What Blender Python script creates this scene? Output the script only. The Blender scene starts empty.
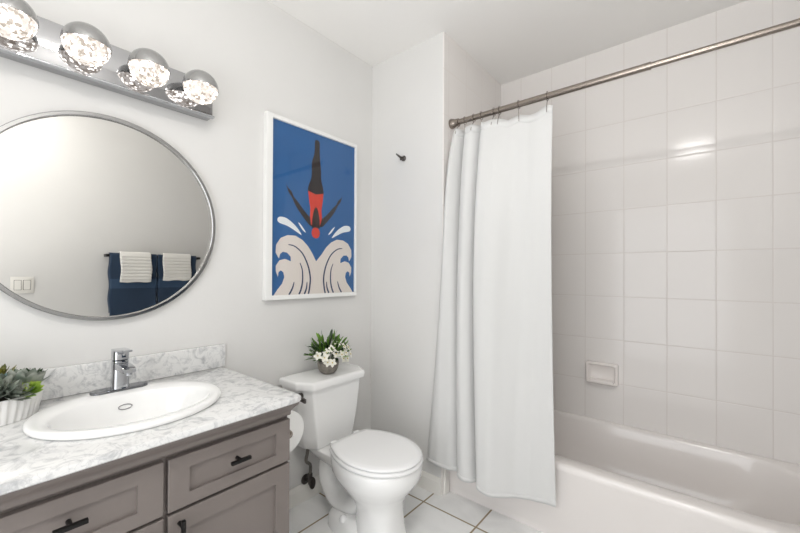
import bpy, bmesh, math, random
from mathutils import Vector, Matrix, Euler
from mathutils.geometry import tessellate_polygon
PI = math.pi
S = bpy.context.scene
C = S.collection

# ---------------------------------------------------------------- camera, world, lights, exposure
cam_d = bpy.data.cameras.new('camera')
cam = bpy.data.objects.new('camera', cam_d); C.objects.link(cam)
cam.location = (1.657, 0.0, 1.217)
YAW, PITCH, ROLL = 39.581, 0.3505, 0.2874
cam.rotation_euler = (Matrix.Rotation(math.radians(YAW), 3, 'Z')
                      @ Matrix.Rotation(math.radians(90 + PITCH), 3, 'X')
                      @ Matrix.Rotation(math.radians(ROLL), 3, 'Z')).to_euler()
cam_d.sensor_width = 36; cam_d.sensor_fit = 'HORIZONTAL'
cam_d.lens = 366.52 / 800 * 36
cam_d.shift_y = (272.09 - 266.5) / 800
cam_d.clip_start = 0.02
S.camera = cam

w = bpy.data.worlds.new('world'); S.world = w; w.use_nodes = True
w.node_tree.nodes['Background'].inputs[0].default_value = (0.95, 0.97, 1.0, 1)
w.node_tree.nodes['Background'].inputs[1].default_value = 1.0

def area(name, loc, rot, sx, sy, power, col=(1, 1, 1)):
    l = bpy.data.lights.new(name, 'AREA'); l.shape = 'RECTANGLE'; l.size = sx; l.size_y = sy
    l.energy = power; l.color = col
    o = bpy.data.objects.new(name, l); C.objects.link(o)
    o.location = loc; o.rotation_euler = rot
    return o
# added fill light, set in the unseen doorway behind the camera
area('doorway_fill', (1.30, -1.03, 1.10), (math.radians(90), 0, 0), 1.2, 2.0, 20, (0.97, 0.985, 1.0))
# added upward fill behind the camera, bounced off the ceiling to even the light
fl_ = area('ceiling_bounce_fill', (1.50, -.35, 1.0), (math.radians(154), 0, 0), .7, .7, 9.5, (1, 0.995, 0.985)); fl_.data.spread = math.radians(110)
S.view_settings.view_transform = 'Standard'
S.view_settings.look = 'None'
S.view_settings.exposure = -0.16
S.view_settings.gamma = 1.0
S.view_settings.use_curve_mapping = False
CEIL_LAMP = 44.0
GLOBE_EMIT = 1.1

# room dimensions
CEIL = 2.567; YB = 1.713; XB = 0.5505; YC = 2.459; XR = 2.085; YR = -1.0

# ---------------------------------------------------------------- materials
def lin(c):
    return tuple(((v / 255) / 12.92 if v / 255 <= 0.04045 else ((v / 255 + 0.055) / 1.055) ** 2.4) for v in c) + (1,)
class NT:
    def __init__(s, name):
        s.m = bpy.data.materials.new(name); s.m.use_nodes = True
        s.t = s.m.node_tree; s.b = s.t.nodes['Principled BSDF']
    def n(s, typ, **kw):
        nd = s.t.nodes.new(typ)
        for k, v in kw.items():
            if k.startswith('i_'):
                nd.inputs[k[2:].replace('_', ' ')].default_value = v
            else: setattr(nd, k, v)
        return nd
    def l(s, a, b): s.t.links.new(a, b)
def mat(name, col, rough=0.5, metal=0.0, spec=0.5, noise=None, bump=None, coat=0.0, sheen=0.0):
    """noise=(scale, amount) colour variation; bump=(scale, strength, distance)"""
    M = NT(name); b = M.b
    c = lin(col)
    b.inputs['Base Color'].default_value = c
    b.inputs['Roughness'].default_value = rough
    b.inputs['Metallic'].default_value = metal
    b.inputs['Specular IOR Level'].default_value = spec
    b.inputs['Coat Weight'].default_value = coat
    b.inputs['Coat Roughness'].default_value = 0.05
    b.inputs['Sheen Weight'].default_value = sheen
    tc = M.n('ShaderNodeTexCoord')
    if noise:
        nz = M.n('ShaderNodeTexNoise'); nz.inputs['Scale'].default_value = noise[0]; nz.inputs['Detail'].default_value = 4
        M.l(tc.outputs['Object'], nz.inputs['Vector'])
        r = M.n('ShaderNodeValToRGB')
        r.color_ramp.elements[0].position = 0.3; r.color_ramp.elements[1].position = 0.7
        k = noise[1]
        r.color_ramp.elements[0].color = tuple(max(0, v * (1 - k)) for v in c[:3]) + (1,)
        r.color_ramp.elements[1].color = tuple(min(1, v * (1 + k)) for v in c[:3]) + (1,)
        M.l(nz.outputs['Fac'], r.inputs['Fac']); M.l(r.outputs['Color'], b.inputs['Base Color'])
    if bump:
        nz = M.n('ShaderNodeTexNoise'); nz.inputs['Scale'].default_value = bump[0]; nz.inputs['Detail'].default_value = 3
        M.l(tc.outputs['Object'], nz.inputs['Vector'])
        bp = M.n('ShaderNodeBump'); bp.inputs['Strength'].default_value = bump[1]; bp.inputs['Distance'].default_value = bump[2]
        M.l(nz.outputs['Fac'], bp.inputs['Height']); M.l(bp.outputs['Normal'], b.inputs['Normal'])
    return M.m

def tile_mat(name, col, grout, ax, tw, th, ou, ov, mortar, rough, tilt=0.004, marble=0.0, spec=0.5):
    """grid of tiles in the plane of axes ax (0=x,1=y,2=z) of the object coordinates"""
    M = NT(name); b = M.b
    b.inputs['Roughness'].default_value = rough
    b.inputs['Specular IOR Level'].default_value = spec
    tc = M.n('ShaderNodeTexCoord'); sp = M.n('ShaderNodeSeparateXYZ'); M.l(tc.outputs['Object'], sp.inputs[0])
    def mth(op, a, v=None, c=None):
        nd = M.n('ShaderNodeMath', operation=op)
        M.l(a, nd.inputs[0])
        if v is not None:
            if isinstance(v, (int, float)): nd.inputs[1].default_value = v
            else: M.l(v, nd.inputs[1])
        return nd.outputs[0]
    cells, masks = [], []
    for a, size, off in ((ax[0], tw, ou), (ax[1], th, ov)):
        q = mth('DIVIDE', mth('SUBTRACT', sp.outputs[a], off), size)
        cells.append(mth('FLOOR', q))
        f = mth('FRACT', q)
        d = mth('MULTIPLY', mth('MINIMUM', f, mth('SUBTRACT', mth('MULTIPLY', f, -1.0), -1.0)), size)  # distance to the joint
        masks.append(d)
    d = mth('MINIMUM', masks[0], masks[1])
    mr = M.n('ShaderNodeMapRange', interpolation_type='SMOOTHSTEP')
    mr.inputs['From Min'].default_value = mortar * 0.35; mr.inputs['From Max'].default_value = mortar * 0.75
    M.l(d, mr.inputs['Value'])
    edge = M.n('ShaderNodeMapRange', interpolation_type='SMOOTHSTEP')
    edge.inputs['From Min'].default_value = 0; edge.inputs['From Max'].default_value = mortar * 1.6
    M.l(d, edge.inputs['Value'])
    mix = M.n('ShaderNodeMix', data_type='RGBA')
    mix.inputs['A'].default_value = lin(grout); mix.inputs['B'].default_value = lin(col)
    M.l(mr.outputs[0], mix.inputs['Factor'])
    cv = M.n('ShaderNodeCombineXYZ'); M.l(cells[0], cv.inputs[0]); M.l(cells[1], cv.inputs[1])
    wn = M.n('ShaderNodeTexWhiteNoise', noise_dimensions='3D'); M.l(cv.outputs[0], wn.inputs['Vector'])
    if marble:
        off = M.n('ShaderNodeVectorMath', operation='MULTIPLY_ADD')
        M.l(wn.outputs['Color'], off.inputs[0]); off.inputs[1].default_value = (7, 7, 7); M.l(tc.outputs['Object'], off.inputs[2])
        nz = M.n('ShaderNodeTexNoise'); nz.inputs['Scale'].default_value = 3.5; nz.inputs['Detail'].default_value = 5; nz.inputs['Distortion'].default_value = 1.4
        M.l(off.outputs[0], nz.inputs['Vector'])
        rr = M.n('ShaderNodeValToRGB'); rr.color_ramp.elements[0].position = 0.33; rr.color_ramp.elements[1].position = 0.55
        c = lin(col)
        rr.color_ramp.elements[0].color = tuple(v * (1 - marble) for v in c[:3]) + (1,); rr.color_ramp.elements[1].color = c
        M.l(nz.outputs['Fac'], rr.inputs['Fac']); M.l(rr.outputs['Color'], mix.inputs['B'])
    M.l(mix.outputs['Result'], b.inputs['Base Color'])
    rg = M.n('ShaderNodeMapRange'); rg.inputs['To Min'].default_value = 0.8; rg.inputs['To Max'].default_value = rough
    M.l(mr.outputs[0], rg.inputs['Value']); M.l(rg.outputs[0], b.inputs['Roughness'])
    bp = M.n('ShaderNodeBump'); bp.inputs['Strength'].default_value = 0.5; bp.inputs['Distance'].default_value = 0.0012
    M.l(edge.outputs[0], bp.inputs['Height'])
    # every tile is set at a minutely different angle
    sb = M.n('ShaderNodeVectorMath', operation='SUBTRACT'); M.l(wn.outputs['Color'], sb.inputs[0]); sb.inputs[1].default_value = (.5, .5, .5)
    ma = M.n('ShaderNodeVectorMath', operation='MULTIPLY_ADD'); M.l(sb.outputs[0], ma.inputs[0]); ma.inputs[1].default_value = (tilt * 2,) * 3
    M.l(bp.outputs['Normal'], ma.inputs[2])
    nm = M.n('ShaderNodeVectorMath', operation='NORMALIZE'); M.l(ma.outputs[0], nm.inputs[0])
    M.l(nm.outputs[0], b.inputs['Normal'])
    return M.m

def marble_mat():
    M = NT('carrara_marble'); b = M.b
    b.inputs['Roughness'].default_value = 0.16
    tc = M.n('ShaderNodeTexCoord')
    n1 = M.n('ShaderNodeTexNoise'); n1.inputs['Scale'].default_value = 17; n1.inputs['Detail'].default_value = 8; n1.inputs['Roughness'].default_value = .62; n1.inputs['Distortion'].default_value = 1.6
    M.l(tc.outputs['Object'], n1.inputs['Vector'])
    r1 = M.n('ShaderNodeValToRGB')
    e = r1.color_ramp.elements; e[0].position = 0.28; e[0].color = lin((168, 170, 173)); e[1].position = 0.52; e[1].color = lin((230, 230, 229))
    M.l(n1.outputs['Fac'], r1.inputs['Fac'])
    # thin veins: narrow band of a distorted noise
    n2 = M.n('ShaderNodeTexNoise'); n2.inputs['Scale'].default_value = 11; n2.inputs['Detail'].default_value = 7; n2.inputs['Distortion'].default_value = 2.6
    M.l(tc.outputs['Object'], n2.inputs['Vector'])
    s = M.n('ShaderNodeMath', operation='SUBTRACT'); s.inputs[1].default_value = 0.5; M.l(n2.outputs['Fac'], s.inputs[0])
    a = M.n('ShaderNodeMath', operation='ABSOLUTE'); M.l(s.outputs[0], a.inputs[0])
    mr = M.n('ShaderNodeMapRange'); mr.inputs['From Max'].default_value = 0.022; mr.inputs['To Min'].default_value = 0.3; mr.inputs['To Max'].default_value = 0
    M.l(a.outputs[0], mr.inputs['Value'])
    mx = M.n('ShaderNodeMix', data_type='RGBA'); mx.inputs['B'].default_value = lin((158, 160, 164))
    M.l(mr.outputs[0], mx.inputs['Factor']); M.l(r1.outputs['Color'], mx.inputs['A'])
    M.l(mx.outputs['Result'], b.inputs['Base Color'])
    return M.m

def glass_pane_mat():
    M = NT('picture_glazing'); t = M.t
    out = [n for n in t.nodes if n.type == 'OUTPUT_MATERIAL'][0]
    tr = M.n('ShaderNodeBsdfTransparent'); gl = M.n('ShaderNodeBsdfGlossy'); gl.inputs['Roughness'].default_value = 0.01
    fr = M.n('ShaderNodeFresnel'); fr.inputs['IOR'].default_value = 1.5
    ge = M.n('ShaderNodeNewGeometry'); fb = M.n('ShaderNodeMath', operation='SUBTRACT'); fb.inputs[0].default_value = 1; M.l(ge.outputs['Backfacing'], fb.inputs[1])
    mu = M.n('ShaderNodeMath', operation='MULTIPLY'); M.l(fr.outputs[0], mu.inputs[0]); M.l(fb.outputs[0], mu.inputs[1])
    mx = M.n('ShaderNodeMixShader'); M.l(mu.outputs[0], mx.inputs[0]); M.l(tr.outputs[0], mx.inputs[1]); M.l(gl.outputs[0], mx.inputs[2])
    M.l(mx.outputs[0], out.inputs['Surface'])
    return M.m

def crystal_mat():
    M = NT('crystal_glass'); b = M.b
    b.inputs['Roughness'].default_value = 0.2
    tc = M.n('ShaderNodeTexCoord')
    v = M.n('ShaderNodeTexVoronoi'); v.inputs['Scale'].default_value = 150; M.l(tc.outputs['Object'], v.inputs['Vector'])
    v2 = M.n('ShaderNodeTexVoronoi'); v2.inputs['Scale'].default_value = 115; M.l(tc.outputs['Object'], v2.inputs['Vector'])
    r = M.n('ShaderNodeValToRGB'); e = r.color_ramp.elements
    e[0].position = 0.0; e[0].color = (0.28, 0.22, 0.17, 1); e[1].position = 0.80; e[1].color = (4.5, 4.2, 3.9, 1)
    x = e.new(0.2); x.color = (0.45, 0.38, 0.32, 1); x = e.new(0.4); x.color = (0.75, 0.68, 0.62, 1); x = e.new(0.79); x.color = (0.95, 0.90, 0.85, 1)
    sc = M.n('ShaderNodeSeparateColor'); M.l(v2.outputs['Color'], sc.inputs[0])
    M.l(sc.outputs[0], r.inputs['Fac'])
    b.inputs['Base Color'].default_value = (.25, .23, .21, 1)
    M.l(r.outputs['Color'], b.inputs['Emission Color'])
    b.inputs['Emission Strength'].default_value = GLOBE_EMIT
    bp = M.n('ShaderNodeBump'); bp.inputs['Strength'].default_value = 1; bp.inputs['Distance'].default_value = .003
    M.l(v.outputs['Distance'], bp.inputs['Height']); M.l(bp.outputs['Normal'], b.inputs['Normal'])
    return M.m

def emit_mat(name, col, st):
    M = NT(name); M.b.inputs['Base Color'].default_value = col
    M.b.inputs['Emission Color'].default_value = col; M.b.inputs['Emission Strength'].default_value = st
    return M.m

def towel_mat(name, col, rib=False):
    M = NT(name); b = M.b
    b.inputs['Base Color'].default_value = lin(col); b.inputs['Roughness'].default_value = 0.95
    b.inputs['Sheen Weight'].default_value = 0.3
    tc = M.n('ShaderNodeTexCoord')
    nz = M.n('ShaderNodeTexNoise'); nz.inputs['Scale'].default_value = 260; M.l(tc.outputs['Object'], nz.inputs['Vector'])
    bp = M.n('ShaderNodeBump'); bp.inputs['Strength'].default_value = .6; bp.inputs['Distance'].default_value = .002
    M.l(nz.outputs['Fac'], bp.inputs['Height']); M.l(bp.outputs['Normal'], b.inputs['Normal'])
    return M.m

M_wall = mat('white_wall_paint', (225, 224, 222), 0.55, noise=(3, 0.012), bump=(60, 0.12, 0.002))
M_ceil = mat('ceiling_paint', (246, 244, 241), 0.8, bump=(50, 0.1, 0.002))
M_trim = mat('trim_paint', (240, 238, 233), 0.35, noise=(6, 0.01))
TX, TZ = 1.100, 2.109
M_tile_back = tile_mat('wall_tile_long', (238, 234, 231), (225, 219, 215), (0, 2), .203, .254, TX, TZ, .0035, 0.10, tilt=.005, spec=.3)
M_tile_end = tile_mat('wall_tile_end', (238, 234, 231), (225, 219, 215), (1, 2), .203, .254, 1.763, TZ, .0035, 0.10, tilt=.005, spec=.3)
M_floor = tile_mat('floor_tile', (246, 246, 245), (150, 134, 108), (0, 1), .310, .310, .193, 1.604, .008, 0.14, tilt=.003, marble=.12)
M_marble = marble_mat()
M_porc = mat('white_porcelain', (246, 246, 245), 0.08, coat=.4, noise=(2, .004))
M_tub = mat('tub_enamel', (243, 238, 235), 0.12, coat=.2, noise=(2, .004))
M_soap = mat('soap_dish_ceramic', (246, 240, 236), 0.15, coat=.3)
M_seat = mat('toilet_seat_plastic', (245, 245, 245), 0.22)
M_cab = mat('taupe_cabinet_paint', (122, 114, 110), 0.42, noise=(8, .03), bump=(120, .06, .001))
M_black = mat('matte_black_metal', (22, 21, 21), 0.4, metal=.4)
M_dark = mat('shadow_gap', (60, 55, 53), 0.8)
M_chrome = mat('chrome', (192, 194, 198), 0.06, metal=1.0)
M_plate = mat('light_bar_chrome', (176, 176, 178), 0.07, metal=1.0)
M_basep = mat('tap_base_chrome', (128, 129, 133), 0.08, metal=1.0)
M_steel = mat('satin_steel', (172, 172, 172), 0.14, metal=1.0, bump=(30, .03, .001))
M_nickel = mat('brushed_nickel', (150, 141, 133), 0.26, metal=1.0, bump=(200, .05, .0005))
M_pewter = mat('dark_nickel', (92, 88, 86), 0.3, metal=1.0)
M_hose = mat('braided_hose', (122, 118, 114), 0.4, metal=.7, bump=(600, .8, .002))
M_mirror = mat('mirror_silver', (219, 218, 215), 0.0, metal=1.0)
M_curt = mat('white_cotton', (219, 219, 218), 0.9, sheen=.15, bump=(350, .25, .001))
M_paper = mat('tissue_paper', (242, 242, 240), 0.95, bump=(200, .2, .001))
M_card = mat('cardboard', (170, 150, 125), 0.9)
M_glaze = glass_pane_mat()
M_crystal = crystal_mat()
M_navy = towel_mat('navy_terry', (33, 54, 78))
M_navyb = mat('navy_woven_band', (44, 70, 98), .6, bump=(300, .4, .001))
M_wtowel = towel_mat('white_terry', (240, 238, 233))
M_plastic = mat('switch_plastic', (236, 234, 228), .3)
M_potw = mat('white_ribbed_ceramic', (232, 231, 229), .35)
M_concrete = mat('grey_stone_pot', (140, 134, 126), .9, noise=(60, .25), bump=(120, .5, .002))
M_soil = mat('soil', (58, 48, 40), .95, noise=(80, .3))
M_frame = mat('white_picture_frame', (240, 240, 238), .35)
P_blue = mat('print_blue', (30, 92, 150), .6, noise=(4, .02))
P_cream = mat('print_cream', (222, 214, 207), .6)
P_white = mat('print_white', (232, 236, 238), .6)
P_navy = mat('print_navy', (22, 46, 84), .6)
P_black = mat('print_dark', (38, 30, 30), .6)
P_red = mat('print_red', (206, 62, 44), .6)
P_brown = mat('print_brown', (52, 34, 32), .6)

# ---------------------------------------------------------------- helpers
def obj(name, bm, m, parent=None, smooth=False, angle=None):
    me = bpy.data.meshes.new(name)
    bmesh.ops.recalc_face_normals(bm, faces=bm.faces)
    bm.to_mesh(me); bm.free()
    for x in (m if isinstance(m, (list, tuple)) else [m]): me.materials.append(x)
    if smooth or angle:
        for p in me.polygons: p.use_smooth = True
        if angle: me.set_sharp_from_angle(angle=math.radians(angle))
    o = bpy.data.objects.new(name, me); C.objects.link(o)
    if parent is not None:
        o.parent = parent
        o.matrix_parent_inverse = Matrix.Translation(world_loc(parent)).inverted()
    return o
def world_loc(o):
    v = Vector(o.location)
    # every parent is only translated; mesh parts are all at the world origin
    if o.parent is not None: v = Vector((0, 0, 0))
    return v
def thing(name, label, cat, loc, group=None):
    o = bpy.data.objects.new(name, None); C.objects.link(o)
    o.location = loc; o.empty_display_size = .05
    o['label'] = label; o['category'] = cat
    if group: o['group'] = group
    return o
def tag(o, label, cat, group=None):
    o['label'] = label; o['category'] = cat
    if group: o['group'] = group
    return o
def struct(name, bm, m, parent=None, **k):
    o = obj(name, bm, m, parent, **k)
    if parent is None: o['kind'] = 'structure'
    return o
def box(bm, x0, x1, y0, y1, z0, z1, bev=0, seg=2, mi=0):
    t = bmesh.new()
    v = [t.verts.new((x, y, z)) for x in (x0, x1) for y in (y0, y1) for z in (z0, z1)]
    for f in ((0, 1, 3, 2), (4, 6, 7, 5), (0, 4, 5, 1), (2, 3, 7, 6), (0, 2, 6, 4), (1, 5, 7, 3)):
        t.faces.new([v[i] for i in f])
    bmesh.ops.recalc_face_normals(t, faces=t.faces)
    if bev: bmesh.ops.bevel(t, geom=t.edges[:], offset=bev, segments=seg, profile=.5, affect='EDGES')
    merge(bm, t, mi)
def merge(bm, t, mi=0):
    mp = {}
    for v in t.verts: mp[v] = bm.verts.new(v.co)
    for f in t.faces:
        try: g = bm.faces.new([mp[v] for v in f.verts])
        except ValueError: continue
        g.material_index = mi; g.smooth = f.smooth
    t.free()
def loft(bm, rings, cap0=True, cap1=True, mi=0, closed=True):
    R = [[bm.verts.new(p) for p in r] for r in rings]
    n = len(R[0])
    for a, b in zip(R, R[1:]):
        for i in range(n if closed else n - 1):
            j = (i + 1) % n
            f = bm.faces.new((a[i], a[j], b[j], b[i])); f.material_index = mi
    if cap0: bm.faces.new(R[0][::-1]).material_index = mi
    if cap1: bm.faces.new(R[-1]).material_index = mi
    return R
def catmull(pts, sub):
    pts = [Vector(p) for p in pts]; out = []
    for i in range(len(pts) - 1):
        p0 = pts[max(i - 1, 0)]; p1 = pts[i]; p2 = pts[i + 1]; p3 = pts[min(i + 2, len(pts) - 1)]
        for k in range(sub):
            t = k / sub
            out.append(.5 * ((2 * p1) + (-p0 + p2) * t + (2 * p0 - 5 * p1 + 4 * p2 - p3) * t * t + (-p0 + 3 * p1 - 3 * p2 + p3) * t ** 3))
    out.append(pts[-1]); return out
def tube(bm, pts, r, n=14, cap=True, mi=0, closed=False):
    """r: number or list; sweeps a circle along pts"""
    pts = [Vector(p) for p in pts]; m = len(pts)
    rs = r if isinstance(r, (list, tuple)) else [r] * m
    rings = []; prev = None
    for i, p in enumerate(pts):
        if closed: d = pts[(i + 1) % m] - pts[i - 1]
        else: d = pts[min(i + 1, m - 1)] - pts[max(i - 1, 0)]
        d.normalize()
        if prev is None:
            u = d.orthogonal().normalized()
        else:
            u = (prev - d * prev.dot(d)).normalized()
        prev = u; v = d.cross(u)
        rings.append([p + (u * math.cos(2 * PI * k / n) + v * math.sin(2 * PI * k / n)) * rs[i] for k in range(n)])
    if closed: rings.append(rings[0]); loft(bm, rings, False, False, mi); bmesh.ops.remove_doubles(bm, verts=bm.verts, dist=1e-6)
    else: loft(bm, rings, cap, cap, mi)
def lathe(bm, prof, c, axis='z', n=32, mi=0, sx=1, sy=1, cap0=True, cap1=True):
    """prof: list of (radius, height along the axis)"""
    rings = []
    for r, h in prof:
        ring = []
        for k in range(n):
            a = 2 * PI * k / n; p, q = r * math.cos(a) * sx, r * math.sin(a) * sy
            if axis == 'z': ring.append((c[0] + p, c[1] + q, c[2] + h))
            elif axis == 'x': ring.append((c[0] + h, c[1] + p, c[2] + q))
            else: ring.append((c[0] + p, c[1] + h, c[2] + q))
        rings.append(ring)
    loft(bm, rings, cap0, cap1, mi)
def prism_y(bm, prof, y0, y1, mi=0):
    """prof in (x, z), extruded along y"""
    loft(bm, [[(x, y0, z) for x, z in prof], [(x, y1, z) for x, z in prof]], mi=mi)
def prism_x(bm, prof, x0, x1, mi=0):
    loft(bm, [[(x0, y, z) for y, z in prof], [(x1, y, z) for y, z in prof]], mi=mi)
def BM(): return bmesh.new()

# ---------------------------------------------------------------- the room
b = BM(); box(b, -.12, XR + .12, YR - .12, YC + .12, -.1, 0); struct('floor', b, M_floor)
b = BM(); box(b, -.12, XR + .12, YR - .12, YC + .12, CEIL, CEIL + .1); struct('ceiling', b, M_ceil)
b = BM(); box(b, -.12, 0, YR - .12, YC + .12, 0, CEIL); struct('wall_left', b, M_wall)
b = BM(); box(b, 0, XB - .008, YB, YC, 0, CEIL); struct('wall_partition', b, M_wall)
b = BM(); box(b, XB - .008, XB, YB + .0005, YC, 0, CEIL); struct('wall_alcove_end', b, M_tile_end)
b = BM(); box(b, 0, XR, YC, YC + .12, 0, CEIL); struct('wall_back', b, M_tile_back)
b = BM(); box(b, XR, XR + .12, YR - .12, YC + .12, 0, CEIL); struct('wall_right', b, M_wall)
b = BM()
box(b, 0, .62, YR - .12, YR, 0, CEIL); box(b, 1.96, XR, YR - .12, YR, 0, CEIL); box(b, .62, 1.96, YR - .12, YR, 2.1, CEIL)
struct('wall_front', b, M_wall)
b = BM()
box(b, .55, .62, YR, YR + .018, 0, 2.17, .003); box(b, 1.96, 2.03, YR, YR + .018, 0, 2.17, .003); box(b, .62, 1.96, YR, YR + .018, 2.10, 2.17, .003)
struct('trim_1', b, M_trim)
def base_prof(h=.092, d=.014): return [(0, 0), (d, 0), (d, h - .022), (d * .7, h - .012), (d * .45, h - .004), (d * .3, h), (0, h)]
b = BM(); prism_y(b, base_prof(), .75, YB); struct('baseboard_left', b, M_trim)
b = BM(); loft(b, [[(x, YB - d, z) for d, z in base_prof()] for x in (.014, XB - .002)]); struct('baseboard_partition', b, M_trim)
b = BM(); prism_y(b, [(XR - x, z) for x, z in base_prof()], YR, 1.755); struct('baseboard_right', b, M_trim)
# vertical white strip closing the gap between the partition corner and the tub
b = BM(); box(b, XB - .001, XB + .012, YB + .012, 1.766, 0, .345, .003); struct('trim_2', b, M_trim)

# ---------------------------------------------------------------- bathtub
def rrect(x0, x1, y0, y1, r, z, n=10):
    if not isinstance(r, (list, tuple)): r = [r] * 4
    out = []
    for (cx, cy, a0), rr in zip(((x1, y1, 0), (x0, y1, 90), (x0, y0, 180), (x1, y0, 270)), r):
        sx = -1 if cx == x1 else 1; sy = -1 if cy == y1 else 1
        for k in range(n + 1):
            a = math.radians(a0 + 90 * k / n)
            out.append((cx + sx * rr + rr * math.cos(a), cy + sy * rr + rr * math.sin(a), z))
    return out
tub = thing('bathtub', 'white enamel alcove bathtub with a plain apron under the tiled wall', 'bathtub', (1.31, 2.1, 0))
X0, X1, Y0, Y1 = XB + .001, XR - .001, 1.764, YC - .001
RIM = .357
b = BM()
rings = [rrect(X0, X1, Y0 + .012, Y1, .002, 0),
         rrect(X0, X1, Y0 + .012, Y1, .002, .035), rrect(X0, X1, Y0 + .004, Y1, .002, .05),
         rrect(X0, X1, Y0 + .004, Y1, .002, RIM - .05), rrect(X0, X1, Y0 - .004, Y1, .002, RIM - .035),
         rrect(X0, X1, Y0 - .006, Y1, .002, RIM - .012), rrect(X0, X1, Y0, Y1, .002, RIM - .002), rrect(X0, X1, Y0 + .012, Y1, .002, RIM),
         rrect(X0 + .06, X1 - .045, Y0 + .068, Y1 - .034, [.24, .14, .14, .24], RIM + .001),
         rrect(X0 + .07, X1 - .053, Y0 + .078, Y1 - .042, [.235, .14, .14, .235], RIM - .006),
         rrect(X0 + .075, X1 - .058, Y0 + .083, Y1 - .047, [.23, .14, .14, .23], RIM - .02),
         rrect(X0 + .10, X1 - .11, Y0 + .10, Y1 - .065, [.22, .13, .13, .22], .2),
         rrect(X0 + .12, X1 - .17, Y0 + .12, Y1 - .085, [.2, .13, .13, .2], .09),
         rrect(X0 + .15, X1 - .22, Y0 + .15, Y1 - .12, [.16, .11, .11, .16], .062),
         rrect(X0 + .25, X1 - .30, Y0 + .22, Y1 - .19, [.08, .08, .08, .08], .055)]
loft(b, rings)
obj('tub_body', b, M_tub, tub, angle=50)
b = BM(); lathe(b, [(.0, 0), (.03, 0), (.034, .003), (.03, .007), (0, .008)], (X0 + .3, 2.1, .057)); obj('drain', b, M_chrome, tub, angle=40)

# soap dish on the tiled wall
sd = thing('soap_dish', 'small white ceramic soap dish fixed to the tiled tub wall', 'soap dish', (1.19, YC, .63))
b = BM()
x0, x1, z0, z1 = 1.108, 1.279, .572, .700
def sring(i, y, r): return [(p[0], y, p[1]) for p in [(q[0], q[1]) for q in rrect(x0 + i, x1 - i, z0 + i, z1 - i, r, 0)]]
loft(b, [sring(0, YC - .0005, .012), sring(0, YC - .026, .014), sring(.004, YC - .034, .014), sring(.010, YC - .036, .012), sring(.016, YC - .031, .010),
         sring(.020, YC - .012, .008), sring(.024, YC - .009, .006)])
obj('dish_body', b, M_soap, sd, angle=50)
b = BM()
loft(b, [[(x, YC - .010, z0 + .018) for x in (x0 + .02, x1 - .02)][::1] + [(x1 - .02, YC - .010, z0 + .032), (x0 + .02, YC - .010, z0 + .032)],
         [(x0 + .02, YC - .052, z0 + .010), (x1 - .02, YC - .052, z0 + .010), (x1 - .02, YC - .052, z0 + .026), (x0 + .02, YC - .052, z0 + .026)]])
bmesh.ops.bevel(b, geom=b.edges[:], offset=.004, segments=3, affect='EDGES')
obj('dish_lip', b, M_soap, sd, angle=50)

# ---------------------------------------------------------------- shower rod, rings, curtain
RY, RZ = 1.788, 2.073
rod = thing('shower_rod', 'brushed nickel tension rod running above the bathtub', 'shower rod', (1.31, RY, RZ))
b = BM()
tube(b, [(XB + .03, RY, RZ), (1.492, RY, RZ - .004)], .0150, 24); obj('outer_tube', b, M_nickel, rod, angle=40)
b = BM()
tube(b, [(1.49, RY, RZ - .004), (XR - .03, RY, RZ - .008)], .0125, 24)
lathe(b, [(.0125, 0), (.0158, .0), (.0158, .006), (.0125, .006)], (1.488, RY, RZ - .004), 'x', 24)
obj('inner_tube', b, M_nickel, rod, angle=40)
for xx, s, zz in ((XB + .0005, 1, RZ), (XR - .0005, -1, RZ - .008)):
    b = BM()
    lathe(b, [(.027, 0), (.028, s * .006), (.022, s * .026), (.020, s * .030), (.020, s * .05), (.016, s * .052)], (xx, RY, zz), 'x', 28)
    obj('end_flange', b, M_nickel, rod, angle=35)

cur = None
top = [(.568, 1.790), (.590, 1.770), (.604, 1.766), (.618, 1.785), (.630, 1.825), (.640, 1.800), (.655, 1.772), (.685, 1.762), (.715, 1.780), (.737, 1.822), (.744, 1.790),
       (.756, 1.762), (.785, 1.757), (.850, 1.778), (.940, 1.798), (1.035, 1.788), (1.112, 1.784)]
bot = [(.458, 1.698), (.500, 1.668), (.580, 1.668), (.642, 1.690), (.668, 1.738), (.676, 1.700), (.684, 1.652), (.722, 1.630), (.765, 1.655), (.790, 1.728), (.796, 1.680),
       (.806, 1.625), (.835, 1.603), (.895, 1.607), (.985, 1.672), (1.075, 1.700), (1.152, 1.712)]
SUB = 10
T = catmull([(x, y, 0) for x, y in top], SUB); Bt = catmull([(x, y, 0) for x, y in bot], SUB)
N = len(T); ROWS = 90
RINGS = [.600, .640, .695, .740, .812, .843, .945, 1.085]
def topz(u, x):
    d = min(abs(x - r) for r in RINGS)
    sag = min(1, d / .05) * .018 if x > .76 else min(1, d / .03) * .006
    e = .006 if x > 1.06 else 0
    return 2.030 - sag - .010 * (x - .56) / .55 + e
rnd = random.Random(4)
b = BM(); rows = []
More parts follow.
